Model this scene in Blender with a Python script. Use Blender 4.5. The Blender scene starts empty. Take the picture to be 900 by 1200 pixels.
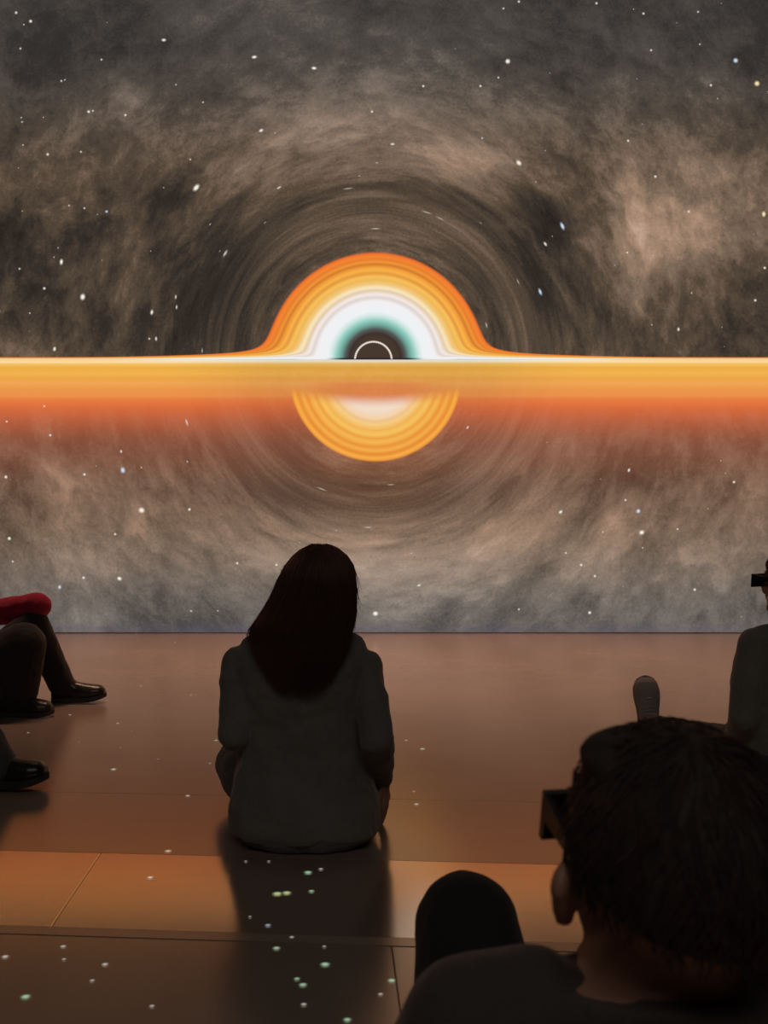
import bpy, bmesh, math, random
import numpy as np
from mathutils import Vector, Matrix, Euler

random.seed(7)
rng = np.random.default_rng(7)
scene = bpy.context.scene
COL = scene.collection

# ------------------------------------------------------------------ camera, world, exposure
F = 1250.0            # focal length in photo pixels (900 x 1200 frame)
H = 0.967             # eye height of the photographer, kneeling
YH = 600.0            # horizon row
DW = F * H / (742 - YH)      # distance of the projection wall
PX = DW / F                  # metres per photo pixel on the wall

FLOOR_W, REAR_FILL_W = 95.0, 54.0

cam_data = bpy.data.cameras.new('camera')
cam = bpy.data.objects.new('camera', cam_data)
COL.objects.link(cam)
cam.location = (0, 0, H)
cam.rotation_euler = (math.radians(90), 0, 0)
cam_data.sensor_fit = 'HORIZONTAL'
cam_data.sensor_width = 36.0
cam_data.lens = F * 36.0 / 900.0
cam_data.clip_start = 0.02
cam_data.dof.use_dof = True
cam_data.dof.focus_distance = 4.6
cam_data.dof.aperture_fstop = 11.0
scene.camera = cam

world = bpy.data.worlds.new('World')
scene.world = world
world.use_nodes = True
world.node_tree.nodes['Background'].inputs[0].default_value = (0.5, 0.45, 0.42, 1)
world.node_tree.nodes['Background'].inputs[1].default_value = 0.0

vs = scene.view_settings
vs.view_transform = 'Standard'
vs.look = 'None'
vs.gamma = 1.0
vs.use_curve_mapping = False
vs.exposure = 0.0


# the projectors under the ceiling that throw the warm film onto the floor in front of the wall,
# and a faint fill light added behind the audience to lift their backs
def area(name, loc, target, size, size_y, power, rgb, spread=math.pi):
    ld = bpy.data.lights.new(name, 'AREA')
    ld.shape = 'RECTANGLE'
    ld.size, ld.size_y, ld.energy, ld.color, ld.spread = size, size_y, power, rgb, spread
    o = bpy.data.objects.new(name, ld)
    COL.objects.link(o)
    o.location = loc
    o.rotation_euler = (Vector(target) - Vector(loc)).to_track_quat('-Z', 'Y').to_euler()
    return o


area('floor_projector_light', (0, 7.3, 8.8), (0, 7.3, 0), 7.0, 0.6, FLOOR_W, (1.0, 0.56, 0.38), math.radians(48))
area('rear_fill_light', (0, -2.8, 5.2), (0, 3.0, 0.6), 5.0, 1.5, REAR_FILL_W, (1.0, 0.93, 0.86))


def P(px, py, d):
    """photo pixel at depth d -> world point"""
    return Vector(((px - 450) * d / F, d, H - (py - YH) * d / F))


def lin(c):
    return tuple(((v / 255) / 12.92 if v / 255 <= 0.04045 else ((v / 255 + 0.055) / 1.055) ** 2.4) for v in c)


# ------------------------------------------------------------------ node helper
class Graph:
    def __init__(self, name):
        self.m = bpy.data.materials.new(name)
        self.m.use_nodes = True
        self.nt = self.m.node_tree
        self.nt.nodes.clear()
        self.out = self.nt.nodes.new('ShaderNodeOutputMaterial')

    def n(self, t, **kw):
        nd = self.nt.nodes.new(t)
        for k, v in kw.items():
            setattr(nd, k, v)
        return nd

    def put(self, sock, v):
        if isinstance(v, E):
            v = v.s
        if isinstance(v, bpy.types.NodeSocket):
            self.nt.links.new(v, sock)
        else:
            sock.default_value = v

    def math(self, op, a, b=0.0, c=0.0, clamp=False):
        nd = self.n('ShaderNodeMath', operation=op, use_clamp=clamp)
        for i, v in enumerate((a, b, c)):
            if i < len(nd.inputs):
                self.put(nd.inputs[i], v)
        return E(self, nd.outputs[0])

    def obj(self):
        tc = self.n('ShaderNodeTexCoord')
        sp = self.n('ShaderNodeSeparateXYZ')
        self.nt.links.new(tc.outputs['Object'], sp.inputs[0])
        return [E(self, o) for o in sp.outputs], tc

    def vec(self, x, y, z=0.0):
        nd = self.n('ShaderNodeCombineXYZ')
        for i, v in enumerate((x, y, z)):
            self.put(nd.inputs[i], v)
        return nd.outputs[0]

    def noise(self, vec, scale=1.0, detail=4.0, rough=0.5, dist=0.0, dims='3D'):
        nd = self.n('ShaderNodeTexNoise', noise_dimensions=dims)
        self.put(nd.inputs['Vector'], vec)
        nd.inputs['Scale'].default_value = scale
        nd.inputs['Detail'].default_value = detail
        nd.inputs['Roughness'].default_value = rough
        nd.inputs['Distortion'].default_value = dist
        return E(self, nd.outputs[0])

    def smooth(self, v, a, b, lo=0.0, hi=1.0):
        nd = self.n('ShaderNodeMapRange', interpolation_type='SMOOTHSTEP')
        self.put(nd.inputs[0], v)
        for i, q in enumerate((a, b, lo, hi)):
            self.put(nd.inputs[i + 1], q)
        return E(self, nd.outputs[0])

    def ramp(self, v, stops, interp='LINEAR'):
        nd = self.n('ShaderNodeValToRGB')
        self.put(nd.inputs[0], v)
        cr = nd.color_ramp
        cr.interpolation = interp
        while len(cr.elements) < len(stops):
            cr.elements.new(0.5)
        for e, (p, c) in zip(cr.elements, stops):
            e.position = p
            e.color = tuple(c) + (1.0,) if len(c) == 3 else c
        return nd.outputs[0]

    def mix(self, f, a, b, blend='MIX'):
        nd = self.n('ShaderNodeMix', data_type='RGBA', blend_type=blend)
        self.put(nd.inputs[0], f)
        for i, v in ((6, a), (7, b)):
            if isinstance(v, tuple) and len(v) == 3:
                v = v + (1.0,)
            self.put(nd.inputs[i], v)
        return nd.outputs[2]

    def surface(self, sock):
        self.nt.links.new(sock, self.out.inputs[0])
        return self.m


class E:
    def __init__(self, g, s):
        self.g, self.s = g, s

    def __add__(self, o): return self.g.math('ADD', self, o)
    __radd__ = __add__
    def __mul__(self, o): return self.g.math('MULTIPLY', self, o)
    __rmul__ = __mul__
    def __sub__(self, o): return self.g.math('SUBTRACT', self, o)
    def __rsub__(self, o): return self.g.math('SUBTRACT', o, self)
    def __truediv__(self, o): return self.g.math('DIVIDE', self, o)
    def __rtruediv__(self, o): return self.g.math('DIVIDE', o, self)
    def pow(self, p): return self.g.math('POWER', self, p)
    def sqrt(self): return self.g.math('SQRT', self)
    def abs(self): return self.g.math('ABSOLUTE', self)
    def max(self, o): return self.g.math('MAXIMUM', self, o)
    def min(self, o): return self.g.math('MINIMUM', self, o)
    def exp(self): return self.g.math('EXPONENT', self)
    def clamp(self): return self.g.math('ADD', self, 0.0, clamp=True)


# ------------------------------------------------------------------ materials
EMIT = 1.0


def projection_material():
    """The film projected on the wall: a black hole, its glowing disc and the lensed milky way."""
    g = Graph('projected_black_hole_film')
    (x, y, z), tc = g.obj()
    # picture units: 100 photo pixels, origin at the centre of the hole
    u = x / (PX * 100) + 0.10
    v = z / (PX * 100) - 3.21
    r2 = u * u + v * v + 0.002
    r = r2.sqrt()
    # gravitational lensing of the star clouds
    lens = 1.0 - 1.75 ** 2 / r2
    lens = lens.max(-6.0)
    qu, qv = u * lens, v * lens
    q = g.vec(qu, qv, 3.7)
    warp = g.noise(q, 0.7, 3, 0.5)
    n1 = g.noise(g.vec(qu + warp * 0.9, qv - warp * 0.7, 1.3), 0.62, 9, 0.60, 0.5)
    n2 = g.noise(g.vec(qu - 7.3, qv * 1.15 + warp * 1.2, 8.1), 1.7, 8, 0.62, 0.35)
    n3 = g.noise(g.vec(qu * 1.0, qv * 0.9, 17.0), 6.5, 6, 0.62)
    n4 = g.noise(g.vec(qu * 1.1 + n1 * 0.8, qv + n2 * 0.6, 31.0), 3.1, 5, 0.6, 0.9)
    fine = g.noise(g.vec(u, v, 2.0), 30.0, 2, 0.6)
    # very fine concentric streaks close to the hole
    theta = g.math('ARCTAN2', v, u)
    streak = g.noise(g.vec(r * 9.0, theta * 1.3, 5.0), 1.6, 6, 0.6)
    near = g.smooth(r, 1.25, 3.1, 1.0, 0.0)

    def blob(cx, cy, sx, sy, amp, ang=0.0):
        du = u - (cx - 440) / 100
        dv = v - (421 - cy) / 100
        c, s = math.cos(math.radians(ang)), math.sin(math.radians(ang))
        a = (du * c + dv * s) / (sx / 100)
        b = (dv * c - du * s) / (sy / 100)
        return ((a * a + b * b) * -1.0).exp() * amp

    macro = None
    for args in (
            (440, 175, 330, 75, 0.13), (560, 205, 130, 45, 0.10, -28), (300, 200, 120, 60, 0.05, 25),
            (750, 280, 95, 50, 0.16, -25), (700, 290, 40, 30, 0.10), (810, 200, 110, 70, 0.12), (850, 250, 80, 60, .08),
            (640, 255, 48, 32, -0.26, -40), (655, 320, 60, 50, -0.10), (860, 370, 90, 50, -0.10),
            (110, 250, 110, 45, -0.10, 20), (10, 300, 50, 60, -0.14), (110, 350, 70, 50, 0.03), (140, 380, 60, 30, -0.06),
            (255, 330, 70, 90, -0.16), (210, 400, 50, 40, -.06), (440, 230, 150, 26, -0.15), (90, 190, 120, 50, 0.02),
            (200, 65, 90, 40, -0.05), (560, 20, 400, 60, -0.03), (60, 40, 160, 90, -0.06), (860, 40, 160, 90, -0.04),
            (450, 655, 260, 55, 0.20), (180, 600, 200, 90, 0.03), (600, 610, 90, 60, 0.08), (760, 640, 150, 60, 0.07),
            (745, 545, 55, 35, -0.12), (655, 640, 110, 17, -0.17, 48), (450, 585, 130, 34, -0.20), (330, 560, 60, 30, -.06, -45), (90, 690, 150, 40, 0.0),
            (560, 560, 60, 40, 0.02, 45), (700, 520, 60, 25, 0.08), (860, 600, 80, 70, 0.04), (340, 480, 60, 60, -.04)):
        b = blob(*args)
        macro = b if macro is None else macro + b
    base = g.smooth(v, -0.3, 0.1, 0.42, 0.33)
    top_fade = g.smooth(v, 2.4, 4.3, 0.0, -0.03)
    far_amp = g.smooth(r, 0.9, 2.2, 0.75, 1.0)
    top_amp = g.smooth(v, 2.0, 4.0, 1.0, 0.55) * g.smooth(v, -3.3, -0.6, 0.62, 0.95)
    val = base + top_fade + macro + ((n1 - 0.5) * 0.66 + (n2 - 0.5) * 0.62 + (n3 - 0.5) * 0.34 + (n4 - 0.5) * 0.40) * far_amp * top_amp \
        + (streak - 0.5) * near * 0.20 + (fine - 0.5) * 0.16
    neb = g.ramp(val, [(0.0, lin((36, 30, 26))), (0.18, lin((56, 48, 42))), (0.35, lin((86, 72, 59))),
                       (0.52, lin((125, 104, 87))), (0.70, lin((166, 136, 114))), (0.9, lin((202, 172, 150))), (1.0, lin((225, 200, 180)))])
    grey = g.ramp(val, [(0.0, lin((40, 38, 37))), (0.18, lin((54, 52, 51))), (0.35, lin((80, 77, 74))),
                        (0.52, lin((118, 112, 107))), (0.70, lin((156, 148, 140))), (1.0, lin((215, 205, 196)))])
    gm = g.smooth(v, 2.0, 3.9, 0.0, 0.75) + g.smooth(v, -3.1, -1.9, 0.85, 0.0)
    col = g.mix(gm.clamp(), neb, grey)
    # bluish edge of the projection just above the floor
    blue_n = g.noise(g.vec(u * 0.8, 0.0, 4.0), 1.1, 3, 0.6)
    bl = g.smooth(v, -3.21, -3.02, 0.55, 0.0) * g.smooth(blue_n, 0.3, 0.7, 0.35, 1.0)
    col = g.mix(bl, col, lin((80, 80, 102)))
    # red glow below the disc
    glow = g.ramp((v * -1.0) / 1.5, [(0.0, (1, 1, 1)), (0.34, (0.97,) * 3), (0.40, (0.84,) * 3), (0.50, (0.62,) * 3),
                                     (0.60, (0.46,) * 3), (0.76, (0.30,) * 3), (1.0, (0.10,) * 3)], 'B_SPLINE')
    below = g.smooth(v, -0.01, 0.01, 1.0, 0.0)
    sepglow = g.n('ShaderNodeSeparateColor')
    g.nt.links.new(glow, sepglow.inputs[0])
    gl = E(g, sepglow.outputs[0])
    gl = gl * below * g.smooth(v, -2.3, -1.1) * (1.0 - g.smooth(r, 1.0, 2.6, 1.0, 0.0) * 0.18)
    streaks = g.noise(g.vec(u * 0.06, v * 26.0, 1.0), 1.0, 4, 0.6)
    far_u = g.smooth(u.abs(), 1.3, 3.6)
    band_t = v * -1.0 + (streaks - 0.5) * 0.03
    band = g.ramp(band_t / 1.2, [((a - 421) / 120, lin(c)) for a, c in (
        (421, (250, 240, 226)), (423.5, (250, 232, 196)), (426, (246, 196, 104)), (431, (238, 172, 68)), (438, (243, 180, 82)), (443, (238, 164, 70)),
        (449, (242, 168, 84)), (456, (238, 152, 74)), (464, (240, 146, 74)), (468, (234, 126, 66)), (477, (228, 112, 60)),
        (492, (214, 106, 64)), (520, (180, 96, 66)))])
    cream = far_u * g.smooth(v, -0.05, -0.02)
    band = g.mix(cream, band, lin((252, 214, 140)))
    redcore = g.smooth(u.abs(), 0.25, 1.0, 1.0, 0.0) * g.smooth(v, -0.30, -0.24, 1.0, 0.0) * 0.7
    band = g.mix(redcore, band, lin((236, 134, 72)))
    col = g.mix(gl.clamp(), col, band)
    # lower arc of the disc seen underneath
    vv = v + 0.19
    rl = (u * u + vv * vv).sqrt()
    rls = rl + (g.noise(g.vec(rl * 22.0, theta * 0.3, 9.0), 1.0, 3, 0.6) - 0.5) * 0.035
    arc = g.ramp(rls / 1.1, [(a / 110, lin(c)) for a, c in (
        (20, (240, 214, 196)), (42, (243, 222, 204)), (50, (246, 212, 170)), (54, (240, 196, 140)), (58, (248, 206, 130)), (64, (243, 180, 84)),
        (69, (248, 196, 96)), (74, (238, 160, 66)), (78, (246, 184, 82)), (84, (236, 148, 56)), (88, (246, 178, 76)), (93, (234, 140, 52)),
        (97, (248, 178, 72)), (101, (240, 146, 56)))])
    v_edge = (u * u * 0.11).min(0.12) - 0.45
    am = g.smooth(rl, 0.99, 1.02, 1.0, 0.0) * g.smooth(v - v_edge, -0.13, 0.05, 1.0, 0.0)
    col = g.mix(am * 0.96, col, arc)
    # upper disc: circles flaring into the horizontal plane
    hh = v.max(0.0005)
    s1 = (r2.sqrt() / 1.24).max(0.02)
    far = g.smooth(u.abs(), 1.3, 3.6)
    s2 = hh / (0.075 - far * 0.022) + far * 0.19 + 0.43
    s = (1.0 / (s1 * s1) + 1.0 / (s2 * s2)).pow(-0.5)
    near_c = g.smooth(r, 0.55, 1.0, 0.0, 1.0)
    s = s1 * (1.0 - near_c) + s * near_c
    sj = s + (g.noise(g.vec(s * 30.0, theta * 0.25, 3.0), 1.0, 3, 0.6) - 0.5) * 0.028 * g.smooth(s, 0.5, 0.7)
    disc = g.ramp(sj / 1.04, [(a / 124 / 1.04, lin(c)) for a, c in (
        (0, (72, 57, 47)), (26, (72, 57, 47)), (31, (62, 50, 46)), (36, (84, 90, 86)), (41, (112, 166, 154)), (46, (146, 204, 192)),
        (51, (206, 230, 224)), (56, (238, 242, 244)), (68, (242, 240, 242)), (72.5, (224, 211, 204)), (76, (244, 234, 230)), (80.5, (226, 202, 168)),
        (84, (248, 230, 190)), (88, (242, 200, 126)), (93, (238, 182, 88)), (97, (247, 192, 92)), (101, (226, 152, 62)), (104, (248, 178, 76)),
        (108, (240, 156, 56)), (111, (208, 122, 50)), (114, (242, 150, 55)), (117, (226, 126, 46)), (120, (244, 132, 50)), (125, (238, 112, 46)))])
    um = g.smooth(s, 0.99, 1.02, 1.0, 0.0) * g.smooth(v, -0.008, 0.004, 0.0, 1.0)
    col = g.mix(um, col, disc)
    # dark edge under the hole and the thin dotted photon ring
    dk = g.smooth(u.abs(), 0.35, 0.62, 1.0, 0.0) * g.smooth((v - 0.006).abs(), 0.004, 0.016, 1.0, 0.0)
    col = g.mix(dk, col, lin((40, 36, 48)))
    ru = ((u + 0.025) * (u + 0.025) + (v + 0.01) * (v + 0.01)).sqrt()
    dots = g.math('SINE', theta * 60.0) * 0.22 + 0.78
    ring = g.smooth((ru - 0.215).abs(), 0.005, 0.015, 1.0, 0.0) * g.smooth(v, 0.0, 0.01) * dots
    col = g.mix(ring, col, lin((255, 244, 232)))
    em = g.n('ShaderNodeEmission')
    g.nt.links.new(col, em.inputs[0])
    em.inputs[1].default_value = EMIT
    return g.surface(em.outputs[0])


def emit_material(name, rgb, strength):
    g = Graph(name)
    em = g.n('ShaderNodeEmission')
    at = g.n('ShaderNodeAttribute', attribute_name='tint')
    nz = g.n('ShaderNodeMix', data_type='RGBA', blend_type='MULTIPLY')
    nz.inputs[0].default_value = 1.0
    g.nt.links.new(at.outputs['Color'], nz.inputs[6])
    nz.inputs[7].default_value = rgb + (1,)
    g.nt.links.new(nz.outputs[2], em.inputs[0])
    em.inputs[1].default_value = strength
    tr = g.n('ShaderNodeBsdfTransparent')
    mx = g.n('ShaderNodeMixShader')
    g.nt.links.new(at.outputs['Alpha'], mx.inputs[0])
    g.nt.links.new(tr.outputs[0], mx.inputs[1])
    g.nt.links.new(em.outputs[0], mx.inputs[2])
    return g.surface(mx.outputs[0])


def cloth_material(name, rgb, rough=0.85, scale=220, bump=0.25, sheen=0.3, sheen_tint=(1, .8, .7), var=0.35, fold=0.0):
    g = Graph(name)
    (x, y, z), tc = g.obj()
    b = g.n('ShaderNodeBsdfPrincipled')
    n = g.noise(tc.outputs['Object'], scale, 3, 0.6)
    m = g.noise(tc.outputs['Object'], 9.0, 4, 0.6)
    f = (m - 0.5) * var * 2 + 1.0 + (n - 0.5) * 0.5
    c = g.n('ShaderNodeVectorMath', operation='SCALE')
    c.inputs[0].default_value = rgb
    g.put(c.inputs[3], f)
    g.nt.links.new(c.outputs[0], b.inputs['Base Color'])
    b.inputs['Roughness'].default_value = rough
    b.inputs['Sheen Weight'].default_value = sheen
    b.inputs['Sheen Tint'].default_value = tuple(sheen_tint) + (1,)
    b.inputs['Specular IOR Level'].default_value = 0.25
    bp = g.n('ShaderNodeBump')
    bp.inputs['Strength'].default_value = bump
    bp.inputs['Distance'].default_value = 0.003
    g.put(bp.inputs['Height'], n)
    g.nt.links.new(bp.outputs[0], b.inputs['Normal'])
    return g.surface(b.outputs[0])


def plain_material(name, rgb, rough=0.5, spec=0.5, metallic=0.0, subsurface=0.0, scale=40.0, var=0.1):
    g = Graph(name)
    (x, y, z), tc = g.obj()
    b = g.n('ShaderNodeBsdfPrincipled')
    n = g.noise(tc.outputs['Object'], scale, 4, 0.6)
    c = g.n('ShaderNodeVectorMath', operation='SCALE')
    c.inputs[0].default_value = rgb
    g.put(c.inputs[3], (n - 0.5) * var * 2 + 1.0)
    g.nt.links.new(c.outputs[0], b.inputs['Base Color'])
    g.put(b.inputs['Roughness'], (n - 0.5) * 0.15 + rough)
    b.inputs['Specular IOR Level'].default_value = spec
    b.inputs['Metallic'].default_value = metallic
    b.inputs['Subsurface Weight'].default_value = subsurface
    b.inputs['Subsurface Radius'].default_value = (0.02, 0.008, 0.004)
    b.inputs['Subsurface Scale'].default_value = 0.5
    return g.surface(b.outputs[0])


def hair_material(name, rgb, trans, sheen=1.0, rough=0.42):
    g = Graph(name)
    (x, y, z), tc = g.obj()
    b = g.n('ShaderNodeBsdfPrincipled')
    n = g.noise(tc.outputs['Object'], 60.0, 3, 0.6)
    c = g.n('ShaderNodeVectorMath', operation='SCALE')
    c.inputs[0].default_value = rgb
    g.put(c.inputs[3], n * 1.2 + 0.4)
    g.nt.links.new(c.outputs[0], b.inputs['Base Color'])
    b.inputs['Roughness'].default_value = rough
    b.inputs['Sheen Weight'].default_value = sheen
    b.inputs['Sheen Roughness'].default_value = 0.35
    b.inputs['Sheen Tint'].default_value = (1.0, 0.42, 0.28, 1)
    t = g.n('ShaderNodeBsdfTranslucent')
    t.inputs[0].default_value = trans + (1,)
    mx = g.n('ShaderNodeMixShader')
    mx.inputs[0].default_value = 0.5
    g.nt.links.new(b.outputs[0], mx.inputs[1])
    g.nt.links.new(t.outputs[0], mx.inputs[2])
    return g.surface(mx.outputs[0])


def floor_material(name='polished_dark_floor', tint=(0.26, 0.20, 0.165), rough=0.21, ior=3.0, stint=(1.0, 0.74, 0.60)):
    g = Graph(name)
    (x, y, z), tc = g.obj()
    info = g.n('ShaderNodeObjectInfo')
    rnd = E(g, info.outputs['Random'])
    b = g.n('ShaderNodeBsdfPrincipled')
    big = g.noise(tc.outputs['Object'], 1.3, 5, 0.6)
    scuff = g.noise(g.vec(x * 6.0, y * 70.0, 0.0), 1.0, 4, 0.65)
    grain = g.noise(tc.outputs['Object'], 160.0, 3, 0.6)
    c = g.n('ShaderNodeVectorMath', operation='SCALE')
    c.inputs[0].default_value = tint
    g.put(c.inputs[3], (big - 0.5) * 0.5 + 1.0 + (grain - 0.5) * 0.25 + (rnd - 0.5) * 0.06)
    g.nt.links.new(c.outputs[0], b.inputs['Base Color'])
    g.put(b.inputs['Roughness'], (big - 0.5) * 0.05 + rough + (scuff - 0.5) * 0.05 + (rnd - 0.5) * 0.02)
    b.inputs['IOR'].default_value = ior
    b.inputs['Specular Tint'].default_value = stint + (1,)
    bp = g.n('ShaderNodeBump')
    bp.inputs['Strength'].default_value = 0.06
    bp.inputs['Distance'].default_value = 0.002
    g.put(bp.inputs['Height'], grain * 0.5 + scuff * 0.5)
    g.nt.links.new(bp.outputs[0], b.inputs['Normal'])
    return g.surface(b.outputs[0])


M = {}
M['film'] = projection_material()
M['star'] = emit_material('projected_star_light', (1.0, 0.97, 0.92), 1.0)
M['floor'] = floor_material()
M['strip'] = floor_material('floor_joint_strip', (0.34, 0.27, 0.22), 0.26)
M['floor_polished'] = floor_material('freshly_polished_floor', (0.30, 0.22, 0.18), 0.155, 6.0, (1.0, 0.80, 0.72))
M['sub'] = plain_material('sub_floor', (0.03, 0.028, 0.026), 0.8)
M['dark_wall'] = plain_material('dark_painted_wall', (0.06, 0.055, 0.055), 0.9, 0.2)
M['base'] = plain_material('black_skirting', (0.10, 0.10, 0.12), 0.6)
M['skin'] = plain_material('skin', (0.45, 0.24, 0.16), 0.5, 0.4, subsurface=0.2)
M['eye'] = plain_material('eye_white', (0.6, 0.58, 0.55), 0.2)
M['knit'] = cloth_material('charcoal_knit', (0.15, 0.145, 0.13), 0.9, 170, 0.5)
M['green_knit'] = cloth_material('dark_olive_sweatshirt', (0.17, 0.17, 0.145), 0.9, 190, 0.4)
M['black_knit'] = cloth_material('black_cotton', (0.07, 0.06, 0.056), 0.9, 200, 0.3, 0.25)
M['black_trousers'] = cloth_material('black_trouser_cloth', (0.022, 0.020, 0.020), 0.9, 260, 0.25, 0.1)
M['jeans'] = cloth_material('dark_denim', (0.12, 0.125, 0.14), 0.9, 320, 0.3, 0.15)
M['dark_jeans'] = cloth_material('dark_grey_trousers', (0.07, 0.07, 0.072), 0.9, 300, 0.3, 0.15)
M['red'] = cloth_material('crimson_fleece', (0.30, 0.014, 0.04), 0.95, 140, 0.6, 0.5, (1, .2, .25))
M['blue'] = cloth_material('navy_jersey', (0.03, 0.035, 0.06), 0.9, 200, 0.3)
M['hair_brown'] = hair_material('dark_auburn_hair', (0.09, 0.052, 0.042), (0.55, 0.18, 0.10))
M['hair_black'] = hair_material('short_dark_hair', (0.085, 0.066, 0.06), (0.12, 0.05, 0.035), 0.25, 0.65)
M['hair_red'] = hair_material('copper_brown_hair', (0.09, 0.028, 0.014), (0.40, 0.10, 0.05))
M['leather'] = plain_material('black_shoe_leather', (0.018, 0.015, 0.014), 0.32, 0.5)
M['canvas'] = cloth_material('grey_sneaker_canvas', (0.26, 0.24, 0.22), 0.85, 260, 0.3, 0.1)
M['rubber'] = plain_material('shoe_rubber', (0.03, 0.028, 0.027), 0.7)
M['pale_rubber'] = plain_material('grey_shoe_rubber', (0.24, 0.22, 0.20), 0.6)
M['lace'] = plain_material('grey_laces', (0.30, 0.28, 0.26), 0.8)
M['plastic'] = plain_material('black_glasses_plastic', (0.012, 0.011, 0.012), 0.35)
M['lens'] = plain_material('dark_glasses_lens', (0.02, 0.02, 0.025), 0.1)


# ------------------------------------------------------------------ mesh helpers
def link_mesh(name, verts, faces, mat, parent=None, origin=None, smooth=False):
    me = bpy.data.meshes.new(name)
    if origin is not None:
        verts = [Vector(v) - Vector(origin) for v in verts]
    me.from_pydata([tuple(v) for v in verts], [], faces)
    me.update()
    if smooth:
        me.polygons.foreach_set('use_smooth', [True] * len(me.polygons))
    me.materials.append(mat)
    o = bpy.data.objects.new(name, me)
    COL.objects.link(o)
    if parent is not None:
        o.parent = parent
    return o


def structure(o):
    o['kind'] = 'structure'
    return o


def box_data(x0, x1, y0, y1, z0, z1):
    v = [(x0, y0, z0), (x1, y0, z0), (x1, y1, z0), (x0, y1, z0), (x0, y0, z1), (x1, y0, z1), (x1, y1, z1), (x0, y1, z1)]
    f = [(3, 2, 1, 0), (4, 5, 6, 7), (0, 1, 5, 4), (1, 2, 6, 5), (2, 3, 7, 6), (3, 0, 4, 7)]
    return v, f


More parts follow.
